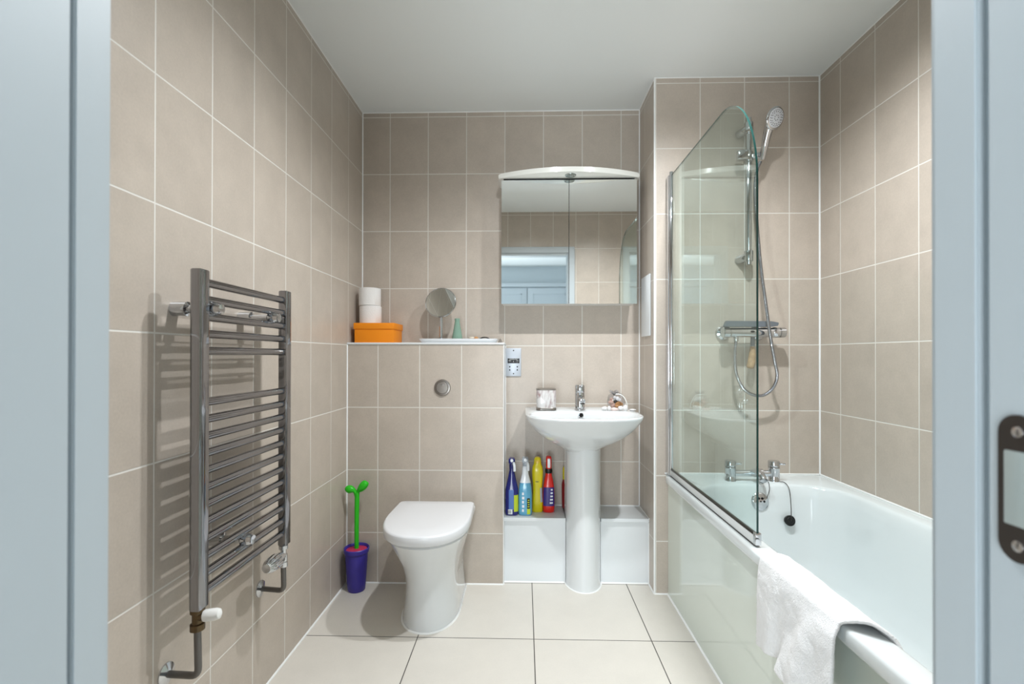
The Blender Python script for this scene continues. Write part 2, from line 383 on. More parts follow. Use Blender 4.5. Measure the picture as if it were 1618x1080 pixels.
# ------------------------------------------------------------------ downlights
for i, (x, y) in enumerate(LAMPS):
    t = thing('downlight', ['recessed ceiling downlight above the middle of the floor', 'recessed ceiling downlight above the edge of the bath'][i], 'light', (x, y, ZC))
    obj('bezel', L1([(.028, -.003), (.030, -.007), (.040, -.006), (.043, 0), (.028, .0)], (x, y, ZC), (0, 0, 1), 32), CHROME, t)
    obj('lens', L1([(.027, -.004), (.027, -.001)], (x, y, ZC), (0, 0, 1), 32), LENS, t)

# ------------------------------------------------------------------ toilet
TX = -.392
t = thing('toilet', 'white back-to-wall toilet with closed lid, standing on the floor', 'toilet', (TX, 2.0, 0))
bm = bmesh.new(); cen = (TX, 2.06); rings = []
for z, hw_, yf, hb in ((0, .117, 1.850, 0), (.012, .117, 1.851, 0), (.05, .112, 1.857, 0), (.10, .1075, 1.864, 0), (.15, .107, 1.866, 0), (.19, .112, 1.858, 0), (.24, .126, 1.832, 0), (.29, .141, 1.80, 0), (.34, .156, 1.765, 0), (.368, .164, 1.745, 0), (.374, .161, 1.75, 0)):
    rings.append(ring(dshape(TX, hw_, yf, YW, .19 if z < .2 else .23, 2.15, 0, .012), cen, z, 112))
loft(bm, rings); obj('bowl', bm, CERAM, t, 50)
bm = bmesh.new(); loft(bm, [ring(dshape(TX, h, f, 2.15, .24, 2.3, 0, .02), (TX, 1.98), z, 96) for z, h, f in ((.374, .150, 1.757), (.376, .158, 1.747), (.381, .158, 1.747), (.3835, .150, 1.757))]); obj('seat', bm, PLAST, t, 50)
bm = bmesh.new()
loft(bm, [ring(dshape(TX, h, f, b, .25, 2.35, .03, .018), (TX, 1.98), z, 128) for z, h, f, b in ((.3845, .168, 1.730, 2.150), (.3855, .1715, 1.7255, 2.153), (.388, .173, 1.7235, 2.154), (.417, .1735, 1.722, 2.154), (.4190, .1725, 1.723, 2.153), (.423, .170, 1.726, 2.151), (.4245, .165, 1.732, 2.146), (.425, .10, 1.81, 2.10))])
obj('lid', bm, mat('lid_plastic', (222, 223, 225), .22), t, 40)
for s in (-1, 1):
    bm = bmesh.new(); cyl(bm, (TX+s*.06, 2.165, .375), (TX+s*.06, 2.165, .40), .014, 20, bev=.003); obj('hinge', bm, CHROME, t)
bm = bmesh.new(); P = ring(dshape(TX, .119, 1.848, YW, .19, 2.15, 0, .012), cen, .0, 112); P = [Vector(p) for p in P]
tube(bm, P+[P[0]], .005, 8); obj('sealant_bead', bm, SEAL, t)

b_ = thing('flush_button', 'round satin chrome flush button on the tiled box above the toilet', 'button', (-.3885, YW, .931))
obj('escutcheon', L1([(.039, 0), (.039, .004), (.037, .007), (.030, .008), (.029, .006)], (-.3885, YW, .931), (0, -1, 0), 48), NICK, b_)
obj('push_button', L1([(.0275, .004), (.0275, .0085), (.026, .010), (.001, .0105)], (-.3885, YW, .931), (0, -1, 0), 48), NICK, b_)
obj('small_button', L1([(.010, .0100), (.009, .0125), (.001, .0128)], (-.3885, YW, .946), (0, -1, 0), 24, 1, .5), NICK, b_)

# ------------------------------------------------------------------ toilet brush
bx_, by_ = -.775, 2.190
t = thing('toilet_brush', 'violet brush pot with lime green sprout-shaped handle, in the left corner', 'toilet brush', (bx_, by_, 0))
obj('pot', L1([(.001, 0), (.036, 0), (.039, .004), (.0415, .03), (.0505, .165), (.051, .172), (.0555, .176), (.0565, .180), (.057, .194), (.0545, .197), (.052, .194), (.049, .172), (.034, .02), (.001, .018)], (bx_, by_, 0), (0, 0, 1), 48), PURPLE, t)
obj('splash_collar', L1([(.012, .172), (.046, .176), (.047, .186), (.030, .190), (.012, .192)], (bx_, by_, 0), (0, 0, 1), 40), PINK, t)
bm = bmesh.new()
tube(bm, [(bx_, by_, .12), (bx_, by_, .3), (bx_+.001, by_, .40), (bx_+.002, by_, .448)], lambda q: .0098+.0012*q, 16, True)
hd = obj('handle', bm, GREEN, t, 60)
bm = bmesh.new()
tube(bm, [(bx_+.001, by_, .425), (bx_-.008, by_, .452), (bx_-.024, by_, .462), (bx_-.040, by_+.004, .462), (bx_-.052, by_+.006, .456)], lambda q: .0090+.0095*math.sin(PI*min(1, max(0, (q-.3)/.75)))-(.012*max(0, q-.93)/.07), 16, True, 10)
tube(bm, [(bx_+.001, by_, .425), (bx_+.006, by_, .452), (bx_+.020, by_, .468), (bx_+.036, by_, .487), (bx_+.046, by_, .502)], lambda q: .0090+.0098*math.sin(PI*min(1, max(0, (q-.3)/.75)))-(.012*max(0, q-.93)/.07), 16, True, 10)
obj('sprout_leaf', bm, GREEN, hd, 60)

# ------------------------------------------------------------------ basin
BX = .270
t = thing('basin', 'white ceramic pedestal wash basin standing against the back wall', 'wash basin', (BX, 2.3, 0))
RZ = .819
cen = (BX, 2.20); rings = []
def out_(h, yf, n=2.9): return dshape(BX, h, yf, YB, .22+(1.98-yf)*.55 if False else max(.09, 2.20-yf), n, 0, .012)
for z, h, yf in ((.640, .080, 2.195), (.655, .095, 2.185), (.670, .120, 2.160), (.69, .150, 2.125), (.715, .186, 2.085), (.745, .220, 2.047), (.775, .245, 2.018), (.797, .2585, 1.998), (.806, .2625, 1.992), (.813, .264, 1.990), (.8175, .263, 1.992), (RZ, .260, 1.996)):
    rings.append(ring(out_(h, yf), cen, z, 128))
nb = len(rings)
for z, a, b, cy_, n in ((RZ, .246, .134, 2.142, 3.2), (RZ-.003, .242, .130, 2.142, 3.2), (.80, .232, .122, 2.144, 3), (.77, .212, .112, 2.15, 2.8), (.735, .17, .095, 2.16, 2.4), (.71, .11, .066, 2.17, 2.1), (.700, .045, .035, 2.18, 2), (.698, .02, .02, 2.18, 2)):
    rings.append(ring(selli(BX, cy_, a, b, n), cen, z, 128))
bm = bmesh.new(); loft(bm, rings); obj('bowl', bm, CERAM, t, 60)
bm = bmesh.new()
loft(bm, [ring(dshape(BX+.012, h, 2.30-d, 2.40, d, 2.0, 0, .03), (BX+.012, 2.32), z, 72) for z, h, d in ((0, .084, .117), (.02, .0825, .113), (.30, .0825, .112), (.60, .083, .112), (.648, .084, .114), (.66, .084, .114))])
obj('pedestal', bm, CERAM, t, 60)
P = [Vector(p) for p in ring(dshape(BX+.012, .086, 2.30-.119, 2.40, .119, 2.0, 0, .03), (BX+.012, 2.32), 0, 72)]
tube(bm := bmesh.new(), P+[P[0]], .004, 8); obj('sealant_bead', bm, SEAL, t)
obj('overflow_hole', L1([(.009, 0), (.009, .003)], (BX-.001, 2.2565, .802), (0, -1, .22), 24), BLACKH, t)
obj('overflow_ring', L1([(.0115, -.002), (.0115, .0015), (.009, .002), (.009, -.002)], (BX-.001, 2.257, .802), (0, -1, .22), 24), CHROME, t)
obj('waste', L1([(.02, 0), (.02, .004), (.015, .006)], (BX, 2.18, .699), (0, 0, 1), 24), CHROME, t)

tx, ty = .272, 2.335
t = thing('basin_tap', 'chrome mixer tap at the back of the basin', 'tap', (tx, ty, RZ))
obj('body', L1([(.0265, 0), (.0265, .004), (.0235, .006), (.0235, .084), (.0225, .086), (.0235, .088), (.0235, .118), (.021, .122), (.001, .123)], (tx, ty, RZ), (0, 0, 1), 40), CHROME, t)
bm = bmesh.new(); cyl(bm, (tx, ty-.01, RZ+.062), (tx+.004, ty-.085, RZ+.050), .0135, 24, bev=.003); sp_ = obj('spout', bm, CHROME, t)
bm = bmesh.new(); cyl(bm, (tx+.004, ty-.074, RZ+.043), (tx+.004, ty-.074, RZ+.036), .011, 20); obj('aerator', bm, DARKM, sp_)
bm = bmesh.new(); cyl(bm, (tx, ty-.012, RZ+.110), (tx+.004, ty-.062, RZ+.124), .005, 16, bev=.002); obj('lever', bm, CHROME, t)

# tumbler
ux, uy = .107, 2.335
MARB = mat('marble_swirl', (216, 208, 206), .15, coat=.6)
N = MARB.node_tree.nodes; L = MARB.node_tree.links; g_ = N.new('ShaderNodeNewGeometry'); mp = N.new('ShaderNodeMapping'); mp.inputs['Scale'].default_value = (34, 34, 9)
nz = N.new('ShaderNodeTexNoise'); nz.inputs['Scale'].default_value = 1.0; nz.inputs['Distortion'].default_value = 1.2; cr_ = N.new('ShaderNodeValToRGB')
cr_.color_ramp.elements[0].position = .36; cr_.color_ramp.elements[0].color = lin((150, 128, 128)); cr_.color_ramp.elements[1].position = .56; cr_.color_ramp.elements[1].color = lin((206, 204, 202))
L.new(g_.outputs['Position'], mp.inputs[0]); L.new(mp.outputs[0], nz.inputs['Vector']); L.new(nz.outputs[0], cr_.inputs[0]); L.new(cr_.outputs[0], N['Principled BSDF'].inputs['Base Color'])
t = thing('tumbler', 'marbled white and mauve tumbler on the left of the basin', 'tumbler', (ux, uy, RZ))
def sq(h, r, z, n=5): return ring(selli(ux, uy, h, h, n), (ux, uy), z, 48)
bm = bmesh.new(); loft(bm, [sq(h, 0, z) for h, z in ((.047, RZ+.014), (.0485, RZ+.05), (.048, RZ+.10), (.046, RZ+.102), (.0445, RZ+.10), (.044, RZ+.03))]); obj('cup', bm, MARB, t, 60)
bm = bmesh.new(); loft(bm, [sq(h, 0, z) for h, z in ((.044, RZ+.0015), (.0485, RZ+.003), (.0485, RZ+.012), (.047, RZ+.0145))]); obj('base', bm, NICK, t, 50)
bm = bmesh.new(); loft(bm, [sq(h, 0, z) for h, z in ((.0485, RZ+.0985), (.049, RZ+.1010), (.0465, RZ+.1035), (.044, RZ+.1015))], True, True); obj('rim', bm, NICK, t, 50)

# bag of shells + loose soap pebbles
PEB = mat('white_pebble', (226, 225, 224), .35); SHA = mat('amber_shell', (186, 136, 84), .5, vary=.3, vscale=80); SHB = mat('rosy_shell', (196, 160, 144), .5, vary=.2, vscale=80); DKP = mat('slate_pebble', (84, 94, 108), .5)
gx, gy = .452, 2.365
t = thing('shell_bag', 'clear bag of shells with a white ribbon hoop, right of the basin tap', 'bag', (gx, gy, RZ))
bm = bmesh.new(); bmesh.ops.create_icosphere(bm, subdivisions=4, radius=1)
for v in bm.verts:
    c = v.co.copy(); s = 1+.07*math.sin(9*c.x+3*c.z)+.05*math.sin(13*c.y+7*c.z)
    v.co = Vector((gx+c.x*.042*s, gy+c.y*.034*s, RZ+.038+c.z*.037*s+(.012*max(0, c.z)**2)))
obj('bag_film', bm, CLEAR, t, 80)
bm = bmesh.new()
for i in range(9):
    a = i/9*2*PI; cx_, cz_ = gx-.008+.022*math.cos(a), RZ+.083+.006*math.sin(a*3)
    tube(bm, [(gx-.008, gy, RZ+.070), (.5*(cx_+gx-.008), gy+.008*math.sin(a), RZ+.080), (cx_, gy+.018*math.sin(a), cz_+.006)], lambda q: .0015+.004*q, 6, True, 4)
obj('gathered_top', bm, CLEAR, t, 60)
bm = bmesh.new(); tube(bm, [(gx-.006, gy-.034, RZ+.078), (gx+.016, gy-.036, RZ+.076), (gx+.034, gy-.037, RZ+.062), (gx+.045, gy-.038, RZ+.040), (gx+.050, gy-.038, RZ+.018)], .0022, 8, True); obj('ribbon', bm, PLAST, t, 60)
def pebble(p, r, sq_=(1, .8, .7), seed=0):
    bm = bmesh.new(); bmesh.ops.create_icosphere(bm, subdivisions=3, radius=1)
    for v in bm.verts:
        c = v.co; s = 1+.12*math.sin(3*c.x+seed)+.1*math.cos(4*c.y+seed*2); v.co = Vector((p[0]+c.x*r*sq_[0]*s, p[1]+c.y*r*sq_[1]*s, p[2]+c.z*r*sq_[2]*s))
    return bm
for i, (dx, dz, r, m_) in enumerate(((-.024, .034, .013, SHB), (-.016, .020, .014, SHB), (-.020, .048, .010, SHB), (0, .040, .011, DARKM), (.012, .030, .015, SHA), (.024, .024, .013, SHA), (.004, .016, .013, SHA), (.006, .052, .013, PEB), (.018, .046, .012, PEB), (-.004, .058, .009, PEB))):
    o = obj('shell', pebble((gx+dx, gy-.006+.004*(i % 3), RZ+dz), r, (1, .8, .8), i), m_, t, 80)
pl = [('white soap pebble, leftmost on the basin ledge right of the tap', -.066, .0125, (1.1, .8, .8)), ('white soap pebble, second from the left on the basin ledge right of the tap', -.042, .0125, (.9, .8, .9)), ('elongated pale pink soap lying diagonally before the shell bag', -.016, .011, (1.5, .7, .7)), ('round white soap pebble touching the right half of the shell bag', .012, .0125, (.9, .8, 1)), ('largest round white soap pebble, below the ribbon end of the shell bag', .034, .0135, (.95, .8, 1)), ('flat white soap chip, rightmost on the basin ledge', .072, .009, (2, 1, .5))]
for i, (lb, dx, r, q) in enumerate(pl):
    o = obj('soap_pebble', pebble((gx+dx, gy-.058, RZ+r*q[2]*.98), r, q, i*1.7), PEB if i != 2 else mat('pink_soap', (232, 212, 206), .4), None, 80)
    tag(o, lb, 'soap', 'soap pebbles on the basin')

# ------------------------------------------------------------------ mirror cabinet
CX0, CX1, CZ0, CZ1, CYF = -.112, .548, 1.337, 1.945, 2.330
t = thing('mirror_cabinet', 'white wall cabinet with two mirrored doors and a curved lit canopy, above the basin', 'cabinet', (.218, YB, CZ0))
obj('carcass', bxb((CX0+.004, CYF+.018, CZ0+.004), (CX1-.004, YB, CZ1)), PLAST, t, 0)
for a, b in ((CX0, .2165), (.2195, CX1)):
    d = obj('door', rbox((a, CYF+.004, CZ0), (b, CYF+.018, CZ1-.003), .001, 1), PLAST, t)
    obj('mirror_pane', bxb((a, CYF, CZ0), (b, CYF+.0038, CZ1-.003)), MIRROR, d, 0)
obj('door_gap', bxb((.2165, CYF+.006, CZ0+.002), (.2195, CYF+.019, CZ1-.004)), BLACKH, t, 0)
pts = []
for i in range(41):
    s = -1+i/20; pts.append((.2175+s*.345, 2.335-.088*(1-s*s)))
pts += [(.5625, 2.345), (.5625, YB), (-.1275, YB), (-.1275, 2.345)]
bm = outline_prism(bmesh.new(), pts, 2, 1.952, 1.975)
bmesh.ops.bevel(bm, geom=[e for e in bm.edges if abs(e.verts[0].co.z-e.verts[1].co.z) < 1e-5 and e.verts[0].co.y < 2.35], offset=.005, segments=3, affect='EDGES')
cp = obj('canopy', bm, mat('canopy_gloss', (242, 242, 236), .16, coat=.2), t, 50)
obj('shadow_gap', bxb((CX0+.01, CYF+.006, CZ1-.003), (CX1-.01, YB, 1.953)), BLACK, t, 0)
obj('spotlight', L1([(.027, 0), (.026, .0025), (.020, .003), (.0195, .001), (.017, .001), (.016, .003), (.010, .0035)], (.222, 2.295, 1.9515), (0, 0, -1), 36), SPOTL, cp)

# shaver socket
t = thing('shaver_socket', 'chrome shaver socket plate with black label, on the wall left of the basin', 'socket', (-.054, YB, 1.05))
sx0, sx1, sz0_, sz1_ = -.0945, -.0155, .977, 1.122
obj('plate', rbox((sx0, YB-.007, sz0_), (sx1, YB, sz1_), .002), PLATE, t)
lb = obj('label_panel', bxb((sx0+.009, YB-.0078, 1.044), (sx1-.009, YB-.0068, 1.069)), BLACK, t, 0)
cxs = (sx0+sx1)/2
for s, x, z, sz in (('SHAVERS ONLY', cxs, 1.0645, .0062), ('240V', cxs-.019, 1.0565, .006), ('115V', cxs+.019, 1.0565, .006), ('~', cxs-.019, 1.0485, .006), ('~', cxs+.019, 1.0485, .006), ('I', cxs, 1.0525, .011)):
    text('lettering', s, sz, PLAST, Matrix.Translation((x, YB-.0079, z)) @ FRONT, lb)
for dx, z in ((-.0195, 1.026), (.0195, 1.026), (-.0195, 1.0095), (.0195, 1.0095)):
    obj('pin_hole', L1([(.0035, 0), (.0035, .001)], (cxs+dx, YB-.0068, z), (0, -1, 0), 16), BLACKH, t)
for z in (1.110, .9905): obj('screw', L1([(.0036, 0), (.0032, .0012)], (cxs, YB-.0068, z), (0, -1, 0), 16), DARKM, t)
# access panel on the return wall
t = tag(obj('access_panel', rbox((XRET-.008, 2.245, 1.178), (XRET, 2.405, 1.470), .004), WBOARD), 'narrow white access panel on the side wall right of the mirror cabinet', 'panel')

# ------------------------------------------------------------------ bottles under the basin
def lab(name, rgb, rough=.3): return mat(name, rgb, rough, coat=.3)
NAVY, BLUE, LBLU, WHT = lab('navy_plastic', (32, 34, 112), .2), lab('blue_label', (66, 108, 180)), lab('aqua_plastic', (96, 168, 202), .2), lab('white_gloss', (228, 232, 236), .25)
YEL, RED, LIME, DBL, GRYL = lab('yellow_plastic', (222, 206, 22), .25), lab('red_plastic', (214, 34, 24), .25), lab('lime_label', (188, 206, 40)), lab('indigo_label', (48, 34, 120)), lab('grey_trigger', (170, 178, 186), .3)
bz = BOXZ
def bottle_body(cx, cy, prof, ry=.6, n=3, N=40):
    bm = bmesh.new(); loft(bm, [ring(selli(cx, cy, w_, w_*ry if w_ > .018 else w_, n if w_ > .018 else 2), (cx, cy), bz+z, N, .2) for w_, z in prof]); return bm
def wrap(cx, cy, prof, ry, z0, z1, a0, a1, off=.0009, n=3):
    """label strip hugging the body between angles a0..a1 (deg, -90 = towards the door)"""
    bm = bmesh.new(); rows = []
    for i in range(7):
        z = z0+(z1-z0)*i/6
        w_ = prof[-1][0]
        for (wa, za), (wb, zb) in zip(prof, prof[1:]):
            if za <= z <= zb and zb > za: w_ = wa+(wb-wa)*(z-za)/(zb-za); break
        row = []; F = selli(cx, cy, w_, w_*ry, n)
        for j in range(9):
            th = R(a0+(a1-a0)*j/8); lo, hi = 0, .2
            for _ in range(26):
                m = (lo+hi)/2
                if F(cx+m*math.cos(th), cy+m*math.sin(th)): lo = m
                else: hi = m
            row.append((cx+(lo+off)*math.cos(th), cy+(lo+off)*math.sin(th), bz+z))
        rows.append(row)
    vs = [[bm.verts.new(p) for p in r] for r in rows]
    for i in range(6):
        for j in range(8): bm.faces.new((vs[i][j], vs[i][j+1], vs[i+1][j+1], vs[i+1][j]))
    return bm
def trigger(cx, cy, z, m1, m2, par, s=1):
    bm = rbox((cx-.0155, cy-.026, bz+z+.008), (cx+.0155, cy+.022, bz+z+.036), .008, 3); h = obj('trigger_head', bm, m1, par)
    bm = bmesh.new(); tube(bm, [(cx+.008, cy-.020, bz+z+.016), (cx+.013, cy-.034, bz+z+.004), (cx+.014, cy-.036, bz+z-.022)], .0065, 10, True); obj('trigger_lever', bm, m2, h, 60)
    bm = bmesh.new(); cyl(bm, (cx, cy-.024, bz+z+.028), (cx+.001, cy-.040, bz+z+.029), .0075, 16, bev=.001); obj('nozzle', bm, m2, h)
    bm = bmesh.new(); cyl(bm, (cx, cy, bz+z-.016), (cx, cy, bz+z+.014), .013, 20, bev=.002); obj('collar', bm, m1, par)
# navy bottle
c = (-.0595, 2.322); pr = [(.026, 0), (.031, .004), (.032, .02), (.032, .10), (.031, .125), (.024, .155), (.018, .185), (.012, .215), (.012, .235)]
t = thing('spray_bottle', 'navy blue spray bottle with white nozzle, leftmost under the basin', 'bottle', (*c, bz), 'cleaning bottles under the basin')
obj('body', bottle_body(*c, pr, .75), NAVY, t, 60)
lb = obj('front_label', wrap(*c, pr, .75, .03, .125, -120, -68), BLUE, t, 60)
obj('yellow_splash', wrap(*c, pr, .75, .02, .10, -66, -20), LIME, t, 60)
bm = wrap(*c, pr, .75, .008, .032, -125, -82, .0018); cd = obj('barcode', bm, WHT, lb, 60)
bm = bmesh.new()
for i in range(9): box(bm, (c[0]-.0205+i*.0022, c[1]-.0262, bz+.012), (c[0]-.0205+i*.0022+(.0006 if i % 3 else .0012), c[1]-.0255, bz+.028))
obj('bars', bm, BLACK, cd, 0)
trigger(*c, .240, NAVY, WHT, t)
# aqua bottle
c = (.006, 2.324); pr = [(.026, 0), (.032, .004), (.033, .02), (.033, .10), (.030, .14), (.022, .172), (.015, .20), (.013, .235)]
t = thing('spray_bottle', 'aqua spray bottle with white neck and grey trigger, second from the left', 'bottle', (*c, bz), 'cleaning bottles under the basin')
obj('body', bottle_body(*c, pr, .75), LBLU, t, 60)
obj('neck_sleeve', bottle_body(*c, [(.0265, .157), (.0225, .173), (.0158, .20), (.0138, .236)], .78), WHT, t, 60)
lb = obj('black_label', wrap(*c, pr, .75, .035, .085, -72, -45), BLACK, t, 60)
obj('lime_patch', wrap(*c, pr, .75, .008, .035, -72, -42, .0012), LIME, t, 60)
for i in range(5): obj('lettering', wrap(*c, pr, .75, .02+i*.02, .033+i*.02, -122, -104+4*(i % 2), .0013), WHT, t, 60)
for i in range(4): obj('lettering', wrap(*c, pr, .75, .042+i*.0105, .047+i*.0105, -67+3*(i % 2), -50, .0016), LIME, lb, 60)
trigger(*c, .243, GRYL, WHT, t)
# yellow bottle
c = (.067, 2.375); pr = [(.024, 0), (.0265, .004), (.027, .06), (.024, .10), (.0235, .13), (.027, .17), (.028, .20), (.025, .222), (.019, .235), (.0165, .262), (.011, .268)]
t = thing('squeeze_bottle', 'slim yellow cleaning bottle standing between the aqua and the red ones', 'bottle', (*c, bz), 'cleaning bottles under the basin')
obj('body', bottle_body(*c, pr, .8), YEL, t, 60)
obj('cap', L1([(.0175, 0), (.0175, .014), (.012, .022), (.010, .030), (.001, .031)], (c[0], c[1], bz+.240), (0, 0, 1), 24), lab('yellow_cap', (228, 196, 70)), t)
obj('side_label', wrap(*c, pr, .8, .05, .12, -58, -28), GRYL, t, 60)
obj('lettering', wrap(*c, pr, .8, .148, .153, -115, -78, .001), lab('olive_print', (120, 112, 20)), t, 60)
# red bottle
c = (.122, 2.368); pr = [(.022, 0), (.028, .004), (.029, .02), (.029, .09), (.026, .13), (.021, .16), (.0165, .18), (.014, .205)]
t = thing('spray_bottle', 'red spray bottle with indigo label and black collar, nearest the pedestal', 'bottle', (*c, bz), 'cleaning bottles under the basin')
obj('body', bottle_body(*c, pr, .8), RED, t, 60)
lb = obj('indigo_label', wrap(*c, pr, .8, .034, .125, -150, -30), DBL, t, 60)
for i in range(5): obj('white_streak', wrap(*c, pr, .8, .046+i*.016, .054+i*.016, -80+3*i, -48, .0016), WHT, lb, 60)
obj('neck_collar', L1([(.0165, 0), (.0185, .01), (.0165, .022)], (c[0], c[1], bz+.192), (0, 0, 1), 24), BLACK, t)
bm = rbox((c[0]-.0135, c[1]-.024, bz+.214), (c[0]+.0135, c[1]+.022, bz+.277), .009, 3); h = obj('trigger_head', bm, RED, t)
bm = rbox((c[0]-.0075, c[1]-.032, bz+.222), (c[0]+.0075, c[1]-.022, bz+.268), .004, 2); obj('trigger_lever', bm, WHT, h)
# hidden behind the pedestal
c = (.218, 2.430); pr = [(.022, 0), (.026, .004), (.027, .12), (.020, .15), (.014, .18), (.012, .20)]
t = thing('aerosol_can', 'dark red and yellow can almost hidden behind the basin pedestal', 'can', (*c, bz), 'cleaning bottles under the basin')
obj('body', bottle_body(*c, pr, 1, 2), lab('dark_red', (140, 24, 28)), t, 60)
obj('cap', L1([(.020, .14), (.022, .15), (.022, .20), (.018, .21)], (c[0], c[1], bz), (0, 0, 1), 24), YEL, t)

# ------------------------------------------------------------------ things on the cistern shelf
SZ = 1.145
t = thing('storage_box', 'orange cardboard box with lid in the left corner of the shelf', 'box', (-.72, 2.36, SZ))
obj('box_base', rbox((-.822, 2.286, SZ), (-.632, 2.446, SZ+.075), .0015), ORANGE, t)
obj('lid', rbox((-.826, 2.282, SZ+.066), (-.628, 2.450, SZ+.096), .002), ORANGE, t)
for i, (x, lbl) in enumerate(((-.772, 'white toilet roll resting directly on the orange box'), (-.775, 'white toilet roll stacked on top of the other roll'))):
    z = SZ+.0965+i*.089
    t = thing('toilet_roll', lbl, 'toilet roll', (x, 2.372, z), 'toilet rolls on the orange box')
    obj('paper', L1([(.021, .001), (.0515, 0), (.0535, .003), (.0535, .085), (.0515, .088), (.021, .088)], (x, 2.372, z), (0, 0, 1), 48), PAPER, t)
    bm = bmesh.new(); lathe(bm, [(.0205, .002), (.0215, .002), (.0215, .0885), (.0205, .0885)], (x, 2.372, z), (0, 0, 1), 32); obj('core', bm, CORE, t)
    bm = bmesh.new(); z0 = z+.002
    loft(bm, [[(x+.0537*math.cos(R(a)), 2.372+.0537*math.sin(R(a)), z0+h) for h in (0, .083)]+[(x+.0545*math.cos(R(a)), 2.372+.0545*math.sin(R(a)), z0+h) for h in (.083, 0)] for a in range(-150, -45, 8)]); obj('loose_sheet', bm, PAPER, t)
TZ = SZ
bm = bmesh.new()
def tr(hx, hy, z): return ring(selli(-.323, 2.375, hx, hy, 9), (-.323, 2.375), z, 96)
loft(bm, [tr(.178, .066, TZ), (tr(.186, .072, TZ+.006)), tr(.193, .078, TZ+.019), tr(.193, .078, TZ+.0205), tr(.188, .073, TZ+.0195), tr(.182, .068, TZ+.0157), tr(.12, .04, TZ+.0155)])
tray = tag(obj('tray', bm, mat('tray_ceramic', (222, 224, 226), .2), None, 50), 'long pale grey tray on the shelf holding the round mirror and vase', 'tray')
TT = TZ+.0155
mx_, my_ = -.4165, 2.375
t = thing('vanity_mirror', 'round chrome vanity mirror on a stem, standing on the tray', 'mirror', (mx_, my_, TT))
obj('foot', L1([(.001, 0), (.034, 0), (.036, .003), (.034, .007), (.012, .012), (.006, .018)], (mx_, my_, TT), (0, 0, 1), 40), CHROME, t)
bm = bmesh.new(); cyl(bm, (mx_, my_, TT+.012), (mx_, my_, 1.272), .0088, 20); obj('stem', bm, CHROME, t)
dv = Vector((-.07, -1, .26)).normalized(); cc = Vector((mx_, my_-.006, 1.347))
obj('mirror_frame', L1([(.001, -.008), (.060, -.008), (.074, -.005), (.0785, 0), (.0785, .004), (.0755, .006), (.0735, .0045), (.001, .004)], cc, dv, 64), CHROME, t)
obj('mirror_pane', L1([(.0738, .0046), (.0738, .0056)], cc, dv, 64), MIRROR, t, 30)
t = tag(obj('bud_vase', L1([(.001, 0), (.0255, 0), (.027, .003), (.0262, .012), (.013, .088), (.0118, .094), (.0128, .100), (.0135, .108), (.0122, .109), (.0108, .10), (.0105, .09), (.022, .012), (.001, .007)], (-.3365, 2.385, TT), (0, 0, 1), 40), mat('frosted_green', (152, 184, 166), .18, trans=.35, ior=1.3)), 'small tapered green glass vase beside the round mirror', 'vase')
tag(obj('soap_dish', L1([(.001, 0), (.015, 0), (.024, .012), (.023, .016), (.013, .006), (.001, .004)], (-.262, 2.385, TT), (0, 0, 1), 32, 1, .7), mat('cream_dish', (226, 214, 196), .4)), 'tiny cream dish on the tray right of the green vase', 'dish')
tag(obj('seashell', pebble((-.240, 2.375, TT+.009), .011, (1.1, .8, .8), 2), SHA, None, 80), 'small brown and gold shell on the tray beside the cream dish', 'shell')
bm = bmesh.new(); tube(bm, [(-.225, 2.38, TT+.0045), (-.208, 2.38, TT+.013), (-.188, 2.382, TT+.013), (-.172, 2.38, TT+.0045)], .0035, 8, True)
tag(obj('hair_clip', bm, DARKM, None, 60), 'thin dark curved hair clip on the right end of the tray', 'hair clip')
bm = bmesh.new(); loft(bm, [ring(selli(-.1155, 2.30, h, h, 4), (-.1155, 2.30), SZ+z, 24) for h, z in ((.012, 0), (.009, .008), (.004, .017), (.0006, .022))])
tag(obj('stone_cone', bm, mat('grey_stone', (120, 112, 104), .7, vary=.3, vscale=120), None, 60), 'small grey pointed stone at the right end of the shelf', 'stone')

# ------------------------------------------------------------------ bath
BZ = .547
t = thing('bathtub', 'white rectangular bath along the right wall with glossy side panel', 'bath', (.98, 1.33, 0))
cen = (.99, 1.32); bx0, bx1, by0, by1 = .634, XR-.003, .487, YS-.002
def rect(x0, x1, y0, y1, r): 
    def f(x, y):
        if not (x0 <= x <= x1 and y0 <= y <= y1): return False
        ex = max(x0+r-x, x-(x1-r), 0); ey = max(y0+r-y, y-(y1-r), 0); return ex*ex+ey*ey <= r*r
    return f
rings = [ring(rect(bx0+.018, bx1-.002, by0, by1, .004), cen, BZ-.035, 240), ring(rect(bx0+.002, bx1, by0, by1, .004), cen, BZ-.034, 240), ring(rect(bx0, bx1, by0, by1, .004), cen, BZ-.030, 240), ring(rect(bx0, bx1, by0, by1, .005), cen, BZ-.008, 240),
         ring(rect(bx0+.003, bx1, by0, by1, .006), cen, BZ-.002, 240), ring(rect(bx0+.010, bx1, by0, by1, .008), cen, BZ, 240)]
for ox0, ox1, oy0, oy1, r, z in ((.690, 1.284, .590, 2.034, .17, BZ), (.697, 1.279, .597, 2.029, .17, BZ-.003), (.704, 1.272, .606, 2.022, .165, BZ-.013), (.712, 1.264, .625, 2.012, .16, BZ-.05), (.725, 1.25, .68, 1.995, .15, BZ-.15), (.745, 1.23, .76, 1.97, .14, BZ-.27), (.765, 1.21, .82, 1.945, .13, BZ-.345), (.80, 1.175, .88, 1.90, .11, BZ-.385), (.85, 1.12, .97, 1.83, .08, BZ-.398)):
    rings.append(ring(rect(ox0, ox1, oy0, oy1, r), cen, z, 240))
bm = bmesh.new(); loft(bm, rings, False, True); obj('tub', bm, ACRYL, t, 60)
